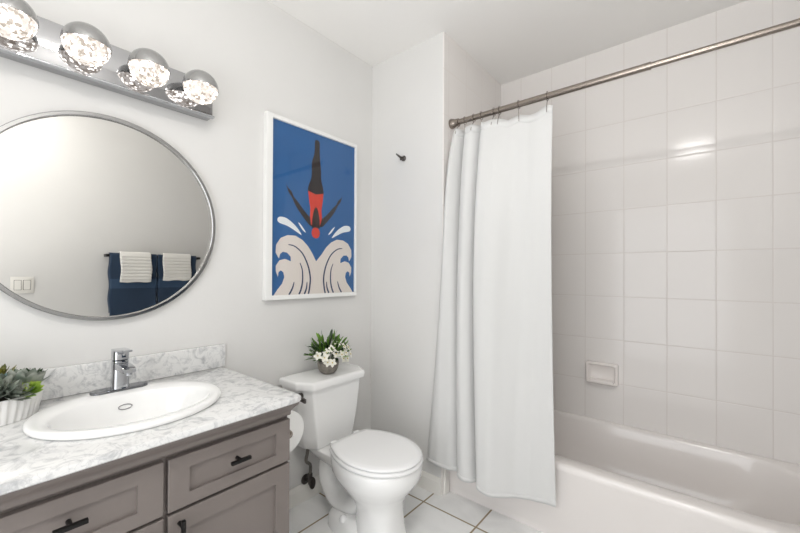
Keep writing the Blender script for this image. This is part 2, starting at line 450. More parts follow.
for r in range(ROWS + 1):
    t = r / ROWS; row = []
    tx = t ** 1.35; ty = 1 - (1 - t) ** 3.0
    txl = t ** 1.9; tyl = 1 - (1 - t) ** 9.0
    for i in range(N):
        k = max(0, 1 - i / (SUB * 4.0)); k = k * k * (3 - 2 * k)
        ax = tx * (1 - k) + txl * k; ay = ty * (1 - k) + tyl * k
        x = T[i].x * (1 - ax) + Bt[i].x * ax
        y = T[i].y * (1 - ay) + Bt[i].y * ay
        # soft creases in the hanging cloth
        y += .0024 * math.sin(x * 46 + 1.3 * math.sin(t * 5)) * math.sin(PI * min(1, t * 1.3 + .05)) + .0012 * math.sin(x * 95 + t * 3)
        z = topz(i, T[i].x) * (1 - t) + (.178 + .004 * math.sin(i * .13)) * t
        row.append(b.verts.new((x, y, z)))
    rows.append(row)
for a, c in zip(rows, rows[1:]):
    for i in range(N - 1): b.faces.new((a[i], a[i + 1], c[i + 1], c[i]))
cur = thing('shower_curtain', 'plain white fabric shower curtain gathered at the left end of the rod', 'shower curtain', (.85, 1.75, .18))
cl = obj('curtain_cloth', b, M_curt, cur, smooth=True)
md = cl.modifiers.new('thick', 'SOLIDIFY'); md.thickness = .0022; md.offset = 0
# stitched hem band at the bottom and header band at the top
def band(name, r0, r1, off):
    b = BM(); rr = []
    for r in range(r0, r1 + 1):
        t = r / ROWS
        rr.append([b.verts.new(Vector(p)) for p in ([v for v in COORD[r]])])
    for a, c in zip(rr, rr[1:]):
        for i in range(N - 1): b.faces.new((a[i], a[i + 1], c[i + 1], c[i]))
    o = obj(name, b, M_curt, cur, smooth=True)
    m = o.modifiers.new('thick', 'SOLIDIFY'); m.thickness = off; m.offset = 0
vs = [tuple(v.co) for v in cl.data.vertices]
COORD = [vs[r * N:(r + 1) * N] for r in range(ROWS + 1)]
band('hem', ROWS - 1, ROWS, .0052)
band('header', 0, 2, .0048)
# rings
def ring_mesh(b, x):
    pts = [(x + .001 * math.sin(a), RY + .0195 * math.cos(a), RZ - .0025 + .0205 * math.sin(a)) for a in [2 * PI * k / 28 for k in range(28)]]
    tube(b, pts, .0016, 8, closed=True)
where = ['first shower ring, hard against the end flange of the rod', 'second shower ring out from the end flange of the rod',
         'third shower ring out from the end flange, above the first deep fold', 'fourth shower ring from the flange, above a deep fold',
         'fifth shower ring from the flange, left of a close pair', 'sixth shower ring from the flange, right of a close pair',
         'seventh shower ring from the flange, over the broad flat cloth', 'last shower ring, at the free corner of the curtain']
yat = {}
for k, x in enumerate(RINGS):
    i = min(range(N), key=lambda q: abs(T[q].x - x))
    t = thing('curtain_ring', 'thin nickel ' + where[k], 'curtain ring', (x, RY, RZ), 'curtain rings on the shower rod')
    b = BM(); ring_mesh(b, x); obj('hoop', b, M_nickel, t, smooth=True)
    yc = COORD[1][i][1]; zc = COORD[1][i][2]
    b = BM()
    tube(b, catmull([(x, RY, RZ - .0225), (x, (RY + yc) / 2 - .004, (RZ - .025 + zc) / 2), (x, yc - .0045, zc - .004), (x, yc - .005, zc - .014)], 5), .0017, 8)
    obj('hook', b, M_nickel, t, smooth=True)

# ---------------------------------------------------------------- robe hook on the partition
t = thing('robe_hook', 'small dark metal robe hook on the bare wall beside the shower', 'hook', (.262, YB, 1.92))
b = BM(); lathe(b, [(0, 0), (.016, 0), (.017, -.004), (.013, -.009), (.007, -.012), (0, -.013)], (.268, YB - .0005, 1.915), 'y', 24); obj('wall_plate', b, M_pewter, t, angle=40)
b = BM(); tube(b, catmull([(.268, YB - .010, 1.915), (.262, YB - .026, 1.918), (.254, YB - .040, 1.927), (.246, YB - .048, 1.936)], 6), [.008 - .00022 * k for k in range(19)], 12)
tube(b, catmull([(.268, YB - .010, 1.913), (.270, YB - .028, 1.903), (.272, YB - .036, 1.900), (.274, YB - .040, 1.906)], 6), .005, 12)
obj('prong', b, M_pewter, t, smooth=True)

# ---------------------------------------------------------------- framed print of a diver
fy0, fy1, fz0, fz1 = .950, 1.552, 1.087, 2.006
pic = thing('framed_picture', 'white framed poster of a diver above two curling waves', 'picture', (0, 1.25, 1.09))
b = BM(); fw = .034
prof = [(0.0, 0), (.030, 0), (.030, 1), (.016, 1), (.016, 1)]
for a in ((fy0, fy0 + fw, fz0, fz1), (fy1 - .012, fy1, fz0, fz1), (fy0 + fw, fy1 - .012, fz0, fz0 + .022), (fy0 + fw, fy1 - .012, fz1 - .02, fz1)):
    box(b, .001, .032, a[0], a[1], a[2], a[3], .0012, 1)
obj('frame', b, M_frame, pic)
def poly(b, pts, lay, mi):
    x = .0185 + .00018 * lay
    vs = [b.verts.new((x, y, z)) for y, z in pts]
    for tri in tessellate_polygon([[Vector((y, z, 0)) for y, z in pts]]):
        if len(set(tri)) == 3: b.faces.new([vs[i] for i in tri]).material_index = mi
def smoothp(pts, sub=4):
    q = [Vector((p[0], p[1], 0)) for p in pts]; n = len(q); out = []
    for i in range(n):
        p0, p1, p2, p3 = q[i - 1], q[i], q[(i + 1) % n], q[(i + 2) % n]
        for k in range(sub):
            t = k / sub
            v = .5 * ((2 * p1) + (-p0 + p2) * t + (2 * p0 - 5 * p1 + 4 * p2 - p3) * t * t + (-p0 + 3 * p1 - 3 * p2 + p3) * t ** 3)
            out.append((v.x, v.y))
    return out
def stroke(b, pts, wd, lay, mi):
    c = catmull([(y, z, 0) for y, z in pts], 6); n = len(c); L, R_ = [], []
    for i, p in enumerate(c):
        d = (c[min(i + 1, n - 1)] - c[max(i - 1, 0)]).normalized()
        ww = wd * (.25 + .75 * math.sin(PI * min(1, .15 + .85 * i / n) * .62))
        L.append((p.x - d.y * ww, p.y + d.x * ww)); R_.append((p.x + d.y * ww, p.y - d.x * ww))
    poly(b, L + R_[::-1], lay, mi)
waveL = [(1.0, 1.109), (0.99, 1.112), (1.02, 1.136), (1.048, 1.168), (1.06, 1.2), (1.054, 1.225), (1.039, 1.234), (1.027, 1.225), (1.024, 1.201), (1.012, 1.228), (1.011, 1.256), (1.031, 1.284), (1.063, 1.293), (1.098, 1.281), (1.096, 1.305), (1.075, 1.325), (1.05, 1.328), (1.035, 1.316), (1.029, 1.293), (1.010, 1.322), (1.012, 1.361), (1.038, 1.398), (1.078, 1.415), (1.125, 1.416), (1.168, 1.397), (1.204, 1.366), (1.232, 1.329)]
def mir(p): return [(2.530 - y, z) for y, z in p]
waveR = mir(waveL)[::-1]
L1 = [(1.083, 1.367), (1.121, 1.36), (1.164, 1.33), (1.191, 1.29), (1.21, 1.245), (1.22, 1.192), (1.215, 1.139), (1.208, 1.109)]
L2 = [(1.153, 1.275), (1.168, 1.237), (1.17, 1.177), (1.16, 1.133), (1.148, 1.109)]
L3 = [(1.118, 1.174), (1.108, 1.142), (1.088, 1.109)]
L4 = [(1.199, 1.173), (1.195, 1.139), (1.182, 1.109)]
legs = [(1.245, 1.943), (1.256, 1.953), (1.270, 1.952), (1.278, 1.938), (1.278, 1.893), (1.281, 1.846), (1.288, 1.787), (1.289, 1.74), (1.303, 1.694), (1.304, 1.655), (1.253, 1.650), (1.202, 1.655), (1.207, 1.7), (1.224, 1.744), (1.225, 1.82), (1.237, 1.859), (1.243, 1.889)]
suit = [(1.202, 1.666), (1.253, 1.652), (1.305, 1.666), (1.301, 1.622), (1.292, 1.572), (1.296, 1.527), (1.284, 1.487), (1.223, 1.483), (1.215, 1.527), (1.217, 1.573), (1.208, 1.619)]
back = [(1.255, 1.585), (1.273, 1.55), (1.280, 1.478), (1.229, 1.478), (1.237, 1.55)]
armL = [(1.067, 1.676), (1.078, 1.659), (1.1, 1.643), (1.113, 1.618), (1.14, 1.594), (1.167, 1.565), (1.205, 1.530), (1.228, 1.515), (1.230, 1.482), (1.215, 1.478), (1.190, 1.500), (1.147, 1.545), (1.12, 1.58), (1.1, 1.615), (1.081, 1.637)]
capp = [(1.254 + .028 * math.cos(a), 1.442 + .030 * math.sin(a)) for a in [2 * PI * k / 20 for k in range(20)]]
spL = [(1.026, 1.501), (1.045, 1.505), (1.073, 1.500), (1.108, 1.480), (1.138, 1.455), (1.163, 1.422), (1.121, 1.442), (1.076, 1.462), (1.032, 1.472), (1.018, 1.486)]
sp2 = [(1.141, 1.487), (1.161, 1.474), (1.190, 1.438), (1.166, 1.452)]
b = BM()
box(b, .012, .0184, fy0 + .01, fy1 - .006, fz0 + .012, fz1 - .012, mi=0)
poly(b, smoothp(waveL[2:] + [(1.258, 1.286), (1.258, 1.109), (1.13, 1.109), (1.0, 1.109)], 1), 1, 1)
poly(b, [(1.2575, 1.109)] + [(1.2575, 1.286)] + waveR[:-2] + [(1.53, 1.109)], 1, 1)
for s in (L1, L2, L3, L4): stroke(b, s, .0050, 2, 3); stroke(b, mir(s), .0050, 2, 3)
for s in (spL, sp2): poly(b, smoothp(s, 3), 1, 2); poly(b, smoothp(mir(s), 3), 1, 2)
poly(b, smoothp(armL, 2), 2, 4); poly(b, smoothp([(2.512 - y, z) for y, z in armL], 2), 2, 4)
poly(b, [(1.222, 1.485), (1.288, 1.485), (1.279, 1.468), (1.229, 1.468)], 2, 4)
poly(b, smoothp(legs, 3), 2, 4); poly(b, smoothp(suit, 1), 3, 5); poly(b, smoothp(back, 2), 4, 6); poly(b, capp, 3, 5)
for v in b.verts: pass
obj('print', b, [P_blue, P_cream, P_white, P_navy, P_black, P_red, P_brown], pic)
b = BM(); box(b, .0215, .0235, fy0 + fw - .004, fy1 - .009, fz0 + .019, fz1 - .017); obj('glazing', b, M_glaze, pic)

# ---------------------------------------------------------------- round mirror
mc = (.351, 1.413); MR = .362
mir_t = thing('round_mirror', 'large round wall mirror in a thin silver frame above the sink', 'mirror', (0, mc[0], mc[1] - MR))
b = BM(); lathe(b, [(MR - .004, .004), (MR - .004, .016)], (0, mc[0], mc[1]), 'x', 128); obj('mirror_glass', b, M_mirror, mir_t, angle=30)
b = BM()
rr = []
for r_, h in ((MR - .006, .001), (MR + .001, .001), (MR + .003, .004), (MR + .003, .024), (MR + .001, .026), (MR - .009, .026), (MR - .011, .024), (MR - .011, .016)):
    rr.append([(h, mc[0] + r_ * math.cos(2 * PI * k / 128), mc[1] + r_ * math.sin(2 * PI * k / 128)) for k in range(128)])
rr.append(rr[0]); loft(b, rr, False, False); bmesh.ops.remove_doubles(b, verts=b.verts, dist=1e-6)
obj('mirror_frame', b, M_steel, mir_t, angle=40)

# ---------------------------------------------------------------- vanity light
vl = thing('vanity_light', 'polished bar light with four half chrome crystal globes above the mirror', 'wall light', (0, .36, 1.95))
b = BM(); box(b, .001, .055, .02, .686, 1.876, 2.020, .002, 2); obj('back_plate', b, M_plate, vl, angle=30)
b = BM(); prism_y(b, [(.054, 1.870), (.072, 1.870), (.074, 1.873), (.074, 1.876), (.072, 1.878), (.054, 1.878)], .02, .686); obj('bottom_lip', b, M_chrome, vl)
GR = .0635; GX = .1225
for gy in (.088, .262, .436, .611):
    b = BM(); tube(b, [(.055, gy, 1.953), (GX - .03, gy, 1.953)], .010, 16); lathe(b, [(.018, 0), (.018, .004), (.010, .006)], (.0545, gy, 1.953), 'x', 20)
    lamp = obj('lamp', b, M_chrome, vl, angle=40)
    for nm, a0, a1, m, rs in (('chrome_dome', -2, 90, M_steel, 1.0), ('crystal_shade', -90, -2, M_crystal, .97)):
        b = BM(); prof = []
        for k in range(15):
            a = math.radians(a0 + (a1 - a0) * k / 14)
            prof.append((max(.0006, GR * rs * math.cos(a)), GR * rs * math.sin(a)))
        lathe(b, prof, (GX, gy, 1.953), 'z', 40)
        obj(nm, b, m, lamp, angle=50)

# ---------------------------------------------------------------- vanity cabinet, worktop, basin, tap
VX, VY0, VY1 = .54, -.045, .738
van = thing('vanity_cabinet', 'taupe shaker vanity cabinet with black pulls under the marble top', 'cabinet', (.28, .35, 0))
b = BM()
box(b, .002, VX - .0005, VY0, VY0 + .018, .09, .784); box(b, .002, VX - .0005, VY1 - .018, VY1, .09, .784); box(b, .002, .010, VY0 + .018, VY1 - .018, .09, .784)
box(b, VX - .02, VX, VY0, VY1, .09, .784); box(b, .010, VX - .02, VY0 + .018, VY1 - .018, .09, .108); box(b, .002, VX - .06, VY0 + .002, VY1 - .002, 0, .09)
# cove moulding under the worktop, front and right side
cove = [(0, .728), (.012, .728), (.014, .731), (.014, .738), (.018, .746), (.030, .757), (.040, .765), (.045, .772), (.045, .7845), (0, .7845)]
pathL = [((VX + d, VY0 - d, z), (VX + d, VY1 + d * .35, z), (.002, VY1 + d * .35, z)) for d, z in cove]
loft(b, [[p[k] for p in pathL] for k in range(3)])
obj('cabinet_body', b, M_cab, van, angle=30)
def shaker(name, y0, y1, z0, z1, rail, stile):
    b = BM(); x0, x1 = VX + .0015, VX + .0205
    o = rrect(y0, y1, z0, z1, .0006, 0, 1); i = rrect(y0 + stile, y1 - stile, z0 + rail, z1 - rail, .0006, 0, 1)
    e = .0015
    oi = rrect(y0 + e, y1 - e, z0 + e, z1 - e, .0006, 0, 1)
    P = lambda r, x: [(x, p[0], p[1]) for p in r]
    loft(b, [P(o, x0), P(o, x1 - e), P(oi, x1), P(i, x1), P(i, x1 - .009)])
    return obj(name, b, M_cab, van)
def pull_h(parent, y, z, half=.030):
    b = BM(); x = VX + .0135
    tube(b, [(x, y, z), (x + .028, y, z)], .0055, 14); box(b, x + .022, x + .034, y - half, y + half, z - .005, z + .005, .0015, 2)
    o = obj('pull', b, M_black, parent, angle=30); o['label'] = 'matte black bar pull'
def pull_v(parent, y, z0, z1):
    b = BM(); x = VX + .021
    for z in (z1 - .018,): tube(b, [(x, y, z), (x + .028, y, z)], .0055, 14)
    tube(b, [(x, y, z0 + .018), (x + .028, y, z0 + .018)], .0055, 14)
    box(b, x + .022, x + .034, y - .005, y + .005, z0, z1, .0015, 2)
    o = obj('pull', b, M_black, parent, angle=30); o['label'] = 'matte black bar pull'
d = shaker('drawer_front', VY0 + .006, .353, .576, .718, .036, .058); pull_h(d, .165, .656)
d = shaker('drawer_front', .364, VY1 - .002, .576, .718, .036, .052); pull_h(d, .553, .652)
d = shaker('door', VY0 + .006, .353, .105, .567, .056, .056); pull_v(d, .326, .44, .55)
d = shaker('door', .364, VY1 - .002, .105, .567, .052, .052); pull_v(d, .391, .448, .557)

# basin geometry shared by the worktop's opening
SC = (.312, .352); SA, SB = .241, .222       # half sizes along y and x
CT, CB = .805, .785
wt = thing('marble_worktop', 'white and grey marble worktop on the taupe vanity', 'worktop', (.3, .35, CB))
b = BM()
ox0, ox1, oy0, oy1 = .002, .613, -.07, .754
NS = 160
def outer(ins, z):
    pts = []
    r = .006
    for k in range(NS):
        a = 2 * PI * k / NS; dx, dy = math.cos(a), math.sin(a)
        tx = ((ox1 - ins - SC[0]) if dx > 0 else (ox0 + ins - SC[0])) / dx if abs(dx) > 1e-9 else 1e9
        ty = ((oy1 - ins - SC[1]) if dy > 0 else (oy0 + ins - SC[1])) / dy if abs(dy) > 1e-9 else 1e9
        t = min(tx, ty); pts.append([SC[0] + dx * t, SC[1] + dy * t, z])
    R2 = .022; qx, qy = ox1 - ins - R2, oy1 - ins - R2      # rounded outer corner
    for p in pts:
        if p[0] > qx and p[1] > qy:
            v = Vector((p[0] - qx, p[1] - qy)); v = v.normalized() * R2; p[0], p[1] = qx + v.x, qy + v.y
    for cx, cy in ((ox0 + ins, oy1 - ins), (ox0 + ins, oy0 + ins), (ox1 - ins, oy0 + ins)):
        k = min(range(NS), key=lambda q: (pts[q][0] - cx) ** 2 + (pts[q][1] - cy) ** 2); pts[k][0] = cx; pts[k][1] = cy
    return pts
def ell(a, bb, z, cx=SC[0], cy=SC[1]): return [(cx + bb * math.cos(2 * PI * k / NS), cy + a * math.sin(2 * PI * k / NS), z) for k in range(NS)]
rr = [outer(.003, CB), outer(0, CB + .003), outer(0, CT - .005), outer(.0015, CT - .0015), outer(.005, CT), ell(.215, .190, CT), ell(.215, .190, CB)]
rr.append(rr[0]); loft(b, rr, False, False); bmesh.ops.remove_doubles(b, verts=b.verts, dist=1e-6)
obj('worktop_slab', b, M_marble, wt, angle=40)
b = BM(); box(b, .002, .022, -.07, .764, CT + .0003, CT + .098, .002, 2); bs = obj('backsplash', b, M_marble, wt, angle=30)

sk = thing('sink_basin', 'white oval drop-in porcelain basin set into the marble worktop', 'sink', (SC[0], SC[1], CT))
b = BM()
rr = [ell(SA - .03, SB - .035, CT - .06), ell(SA - .032, SB - .038, CT + .0004), ell(SA - .004, SB - .004, CT + .0004), ell(SA, SB, CT + .004), ell(SA, SB, CT + .010), ell(SA - .003, SB - .003, CT + .015), ell(SA - .009, SB - .009, CT + .0175)]
bx = SC[0] + .033
for a, bb, dz in ((.203, .150, .0165), (.198, .146, .013), (.193, .142, .004), (.185, .135, -.02), (.168, .12, -.06), (.135, .095, -.10), (.085, .06, -.125), (.03, .022, -.133)):
    rr.append(ell(a, bb, CT + dz, bx))
rr += [ell(.03, .022, CT - .14, bx), ell(.14, .10, CT - .118, bx), ell(SA - .03, SB - .035, CT - .06)]
loft(b, rr, False, False); bmesh.ops.remove_doubles(b, verts=b.verts, dist=1e-6)
obj('basin_bowl', b, M_porc, sk, angle=70)
b = BM(); lathe(b, [(0, 0), (.021, 0), (.023, .002), (.020, .004), (.0, .0035)], (bx, SC[1], CT - .1325), n=28); obj('drain', b, M_chrome, sk, angle=40)
b = BM()  # overflow opening, ring lying against the back slope of the bowl
oc = Vector((bx - .1325, SC[1], CT - .022)); nrm = Vector((.93, 0, .37)).normalized(); up = nrm.cross(Vector((0, 1, 0))).normalized()
tube(b, [oc + nrm * .001 + Vector((0, 1, 0)) * .018 * math.cos(a) + up * .0075 * math.sin(a) for a in [2 * PI * k / 28 for k in range(28)]], .0016, 8, closed=True)
o = obj('overflow_ring', b, M_steel, sk, smooth=True)

fx, fy = .132, .356; fz = CT + .0172
fa = thing('basin_tap', 'chrome single lever tap on an oval base behind the basin', 'tap', (fx, fy, fz))
b = BM()
def stad(hw, r, z): # stadium along y
    pts = []
    for k in range(17): a = PI * k / 16; pts.append((fx + r * math.cos(a), fy + hw - r + r * math.sin(a), z))
    for k in range(17): a = PI + PI * k / 16; pts.append((fx + r * math.cos(a), fy - hw + r + r * math.sin(a), z))
    return pts
loft(b, [stad(.080, .026, fz), stad(.080, .026, fz + .005), stad(.077, .023, fz + .008)]); obj('base_plate', b, M_basep, fa, angle=40)
b = BM()
def sq(cx, cy, hx, hy, z, r=.009): return rrect(cx - hx, cx + hx, cy - hy, cy + hy, r, z, 6)
loft(b, [sq(fx, fy, .025, .025, fz + .007, .016), sq(fx, fy, .024, .024, fz + .012, .015), sq(fx, fy, .023, .0225, fz + .097, .014), sq(fx, fy, .023, .0225, fz + .100, .014)])
obj('tap_body', b, M_chrome, fa, angle=40)
b = BM()
def sp_ring(x, zc, hy, hz): return [(x, p[0], p[1]) for p in [(q[0], q[1]) for q in rrect(fy - hy, fy + hy, zc - hz, zc + hz, .005, 0, 5)]]
loft(b, [sp_ring(fx + .005, fz + .083, .0195, .013), sp_ring(fx + .05, fz + .084, .0195, .011), sp_ring(fx + .100, fz + .082, .0195, .0085), sp_ring(fx + .112, fz + .081, .017, .006)])
lathe(b, [(.010, 0), (.010, -.010), (.008, -.012)], (fx + .098, fy, fz + .077), n=20)
obj('spout', b, M_chrome, fa, angle=40)
b = BM()
loft(b, [sq(fx, fy, .0205, .0205, fz + .1015, .013), sq(fx, fy, .023, .0225, fz + .104, .013), sq(fx, fy, .023, .0225, fz + .130, .013), sq(fx, fy, .021, .020, fz + .133, .012)])
loft(b, [[(x, p[0], p[1]) for p in rrect(fy - h, fy + h, z - .0035, z + .0035, .003, 0, 4)] for x, h, z in ((fx - .022, .020, fz + .133), (fx + .03, .020, fz + .136), (fx + .080, .015, fz + .140), (fx + .086, .012, fz + .1405))])
obj('lever', b, M_chrome, fa, angle=40)

# ---------------------------------------------------------------- leaves and plants
def leaf(bm, base, d, up, L, W, thick, tipc=.2, curl=.25, mi=0, n=6):
    """fleshy or thin leaf: lens section swept from base along d, bending towards up"""
    d = Vector(d).normalized(); up = Vector(up); up = (up - d * up.dot(d)).normalized(); s = d.cross(up)
    rings = []
    for k in range(n + 1):
        t = k / n
        wv = W * (math.sin(PI * min(.97, .12 + .80 * t)) ** .8) * (1 if t < 1 else .15)
        c = Vector(base) + d * L * t + up * L * curl * t * t
        th = thick * (1 - t * .6)
        rings.append([c - s * wv / 2, c - up * th * .5, c + s * wv / 2, c + up * th * .5 * (.3)])
    loft(bm, rings, mi=mi)
def leaf_mat(name, c1, c2, rough=.45):
    M = NT(name); b = M.b; b.inputs['Roughness'].default_value = rough
    tc = M.n('ShaderNodeTexCoord'); nz = M.n('ShaderNodeTexNoise'); nz.inputs['Scale'].default_value = 45
    M.l(tc.outputs['Object'], nz.inputs['Vector'])
    r = M.n('ShaderNodeValToRGB'); r.color_ramp.elements[0].position = .35; r.color_ramp.elements[1].position = .65
    r.color_ramp.elements[0].color = lin(c1); r.color_ramp.elements[1].color = lin(c2)
    M.l(nz.outputs['Fac'], r.inputs['Fac']); M.l(r.outputs['Color'], b.inputs['Base Color'])
    return M.m
G_sage = leaf_mat('sage_succulent', (104, 116, 104), (152, 156, 146))
G_lime = leaf_mat('lime_succulent', (120, 158, 52), (186, 206, 96))
G_dark = leaf_mat('dark_green_succulent', (34, 62, 34), (74, 104, 62))
G_olive = leaf_mat('olive_succulent', (78, 84, 30), (142, 138, 60))
G_blue = leaf_mat('blue_succulent', (92, 122, 130), (140, 166, 160))
G_leaf = leaf_mat('green_leaf', (52, 92, 28), (118, 158, 56))
G_leafd = leaf_mat('deep_green_leaf', (24, 42, 22), (50, 80, 36))
G_stem = leaf_mat('stem', (60, 80, 34), (90, 110, 50))
M_petal = mat('white_petal', (240, 238, 226), .7)
M_yel = mat('yellow_centre', (214, 190, 84), .8)

pl = thing('succulent_planter', 'ribbed white oval planter of mixed succulents beside the basin', 'planter', (.135, .0, CT))
pc = (.135, .030); PA, PB = .137, .092; PH = .068
b = BM()
def prib(s, z, rib=.0018, n=252): return [(pc[0] + (PB * s + rib * math.cos(42 * 2 * PI * k / n)) * math.cos(2 * PI * k / n), pc[1] + (PA * s + rib * math.cos(42 * 2 * PI * k / n)) * math.sin(2 * PI * k / n), z) for k in range(n)]
z = CT + .0005
loft(b, [prib(.90, z), prib(.915, z + .004), prib(.96, z + PH * .5), prib(1, z + PH - .003), prib(1.0, z + PH, .001), prib(.955, z + PH, 0), prib(.94, z + PH - .012, 0), prib(.9, z + .03, 0)])
obj('pot', b, M_potw, pl, angle=50)
b = BM(); loft(b, [prib(.9, z + .028, 0), prib(.935, z + PH - .012, 0)]); obj('soil', b, M_soil, pl)
rs = random.Random(3)
def rosette(c, R, m, rings_=5, n0=6, open_=.9, w=.42, nm='rosette', tilt=(0, 0)):
    b = BM(); e = Euler((tilt[0], tilt[1], rs.random() * 6)).to_matrix()
    for j in range(rings_):
        f = 1 - j / rings_; n = n0 + (rings_ - j)
        el = math.radians(12 + 68 * (j / rings_)) / open_
        for k in range(n):
            a = 2 * PI * (k + .5 * j) / n + rs.uniform(-.12, .12)
            d = e @ Vector((math.cos(a) * math.cos(el), math.sin(a) * math.cos(el), math.sin(el)))
            L = R * (.45 + .55 * f) * rs.uniform(.92, 1.08)
            base = Vector(c) + e @ Vector((math.cos(a), math.sin(a), 0)) * R * .06 + e @ Vector((0, 0, R * .12 * j / rings_))
            leaf(b, base, d, e @ Vector((0, 0, 1)), L, R * w, R * .10, curl=.30)
    o = obj(nm, b, m, pl, angle=60)
    return o
zt = CT + PH + .002
for c, R, m, ti in (((.150, .112, zt + .004), .054, G_sage, (-.45, .1)), ((.098, .125, zt + .010), .042, G_dark, (-.3, -.2)), ((.190, .062, zt + .004), .046, G_sage, (-.1, .5)),
                    ((.160, .035, zt + .008), .050, G_lime, (0, .35)), ((.085, .065, zt + .020), .046, G_olive, (0, -.2)), ((.115, .085, zt + .010), .040, G_blue, (0, 0)),
                    ((.120, .010, zt + .016), .048, G_blue, (0, .1)), ((.185, -.010, zt + .004), .046, G_sage, (0, .5)), ((.188, .092, zt - .004), .040, G_sage, (-.4, .6)), ((.128, .150, zt - .002), .038, G_sage, (-.8, .2)), ((.172, .120, zt - .004), .034, G_lime, (-.5, .4)), ((.10, -.055, zt + .008), .055, G_lime, (.3, 0)), ((.165, -.065, zt), .045, G_dark, (.3, .3))):
    rosette((c[0], c[1] + .006, c[2] + .006), R * 1.18, m, tilt=ti)

# ---------------------------------------------------------------- toilet
TY = 1.250
to = thing('toilet', 'white two piece toilet with its lid down against the wall', 'toilet', (.30, TY, 0))
def oval(z, xb, xf, hw, p=2.3, n=48, cx=None):
    cx = cx if cx is not None else (xb * .45 + xf * .55); pts = []
    for k in range(n):
        a = 2 * PI * k / n; c, s = math.cos(a), math.sin(a)
        sx = math.copysign(abs(c) ** (2 / p), c); sy = math.copysign(abs(s) ** (2 / p), s)
        pts.append((cx + sx * ((xf - cx) if c > 0 else (cx - xb)), TY + sy * hw, z))
    return pts
b = BM()
loft(b, [oval(0, .40, .635, .108, 2.6), oval(.02, .40, .632, .106, 2.6), oval(.09, .40, .620, .098, 2.4), oval(.16, .39, .618, .098, 2.2), oval(.205, .36, .628, .112, 2.1),
         oval(.245, .31, .655, .142, 2.1), oval(.285, .27, .685, .167, 2.1), oval(.312, .25, .703, .178, 2.1), oval(.34, .245, .709, .180, 2.1), oval(.368, .245, .708, .180, 2.1), oval(.375, .25, .702, .175, 2.1)])
# rear deck that carries the tank
loft(b, [oval(.25, .10, .34, .050, 3), oval(.29, .07, .40, .085, 3.5), oval(.320, .045, .42, .105, 4), oval(.344, .04, .44, .112, 4), oval(.350, .045, .44, .108, 4)])
# trapway winding down at the back, and the foot with its bolt holes
path = catmull([(.20, TY, .33), (.175, TY, .25), (.185, TY, .17), (.25, TY, .105), (.34, TY, .105), (.42, TY, .15), (.47, TY, .16)], 6)
n_ = len(path); rings = []
for i, p in enumerate(path):
    d = (path[min(i + 1, n_ - 1)] - path[max(i - 1, 0)]).normalized(); u = Vector((0, 1, 0)); v = d.cross(u)
    rings.append([p + u * .078 * math.cos(2 * PI * k / 24) + v * .052 * math.sin(2 * PI * k / 24) for k in range(24)])
loft(b, rings)
loft(b, [oval(0, .215, .52, .112, 3), oval(.05, .22, .50, .108, 3), oval(.075, .235, .48, .098, 2.6), oval(.085, .26, .46, .08, 2.4)])
obj('bowl', b, M_porc, to, angle=60)
for s in (-1, 1):
    b = BM(); lathe(b, [(.019, 0), (.019, .010), (.015, .019), (.007, .024), (.001, .025)], (.365, TY + s * .092, .068), n=24); obj('bolt_cap', b, M_seat, to, angle=60)
# tank
def tk(z, xb, xf, hb, hf, cut, zf=None):
    """outline with wall side half width hb, front half width hf, corners cut back"""
    pts = [(xb, -hb), (xf - cut, -hb), (xf, -hf), (xf, hf), (xf - cut, hb), (xb, hb)]
    q = []
    m = len(pts)
    for i in range(m):   # round every corner a little
        p0, p1, p2 = Vector(pts[i - 1]), Vector(pts[i]), Vector(pts[(i + 1) % m])
        a = (p0 - p1); c = (p2 - p1); r = min(.008, a.length * .4, c.length * .4)
        A = p1 + a.normalized() * r; B_ = p1 + c.normalized() * r
        for t in (0, .25, .5, .75, 1): q.append(A * (1 - t) ** 2 + p1 * 2 * t * (1 - t) + B_ * t * t)
    return [(v.x, TY + v.y, z) for v in q]
b = BM()
loft(b, [tk(.350, .045, .190, .140, .106, .05), tk(.354, .038, .200, .150, .112, .055), tk(.41, .032, .206, .163, .122, .058), tk(.50, .027, .210, .184, .138, .062), tk(.60, .024, .214, .200, .150, .065), tk(.656, .022, .216, .206, .156, .068)])
obj('tank', b, M_porc, to, angle=60)
b = BM()
loft(b, [tk(.657, .018, .226, .208, .163, .072), tk(.660, .014, .234, .215, .170, .075), tk(.686, .014, .236, .217, .172, .075), tk(.694, .017, .232, .213, .168, .075), tk(.697, .025, .222, .204, .160, .072)])
obj('tank_lid', b, M_porc, to, angle=60)
b = BM()
lathe(b, [(.014, 0), (.014, -.012), (.008, -.014), (.007, -.024)], (.170, TY - .188, .632), 'y', 18)
loft(b, [[(x, TY - .216 - p[0], z + p[1]) for p in rrect(-.006, .006, -.010, .010, .003, 0, 3)] for x, z in ((.150, .634), (.170, .633), (.222, .627), (.236, .625))])
o = obj('flush_lever', b, M_pewter, to, angle=50); o['label'] = 'dark metal flush lever'
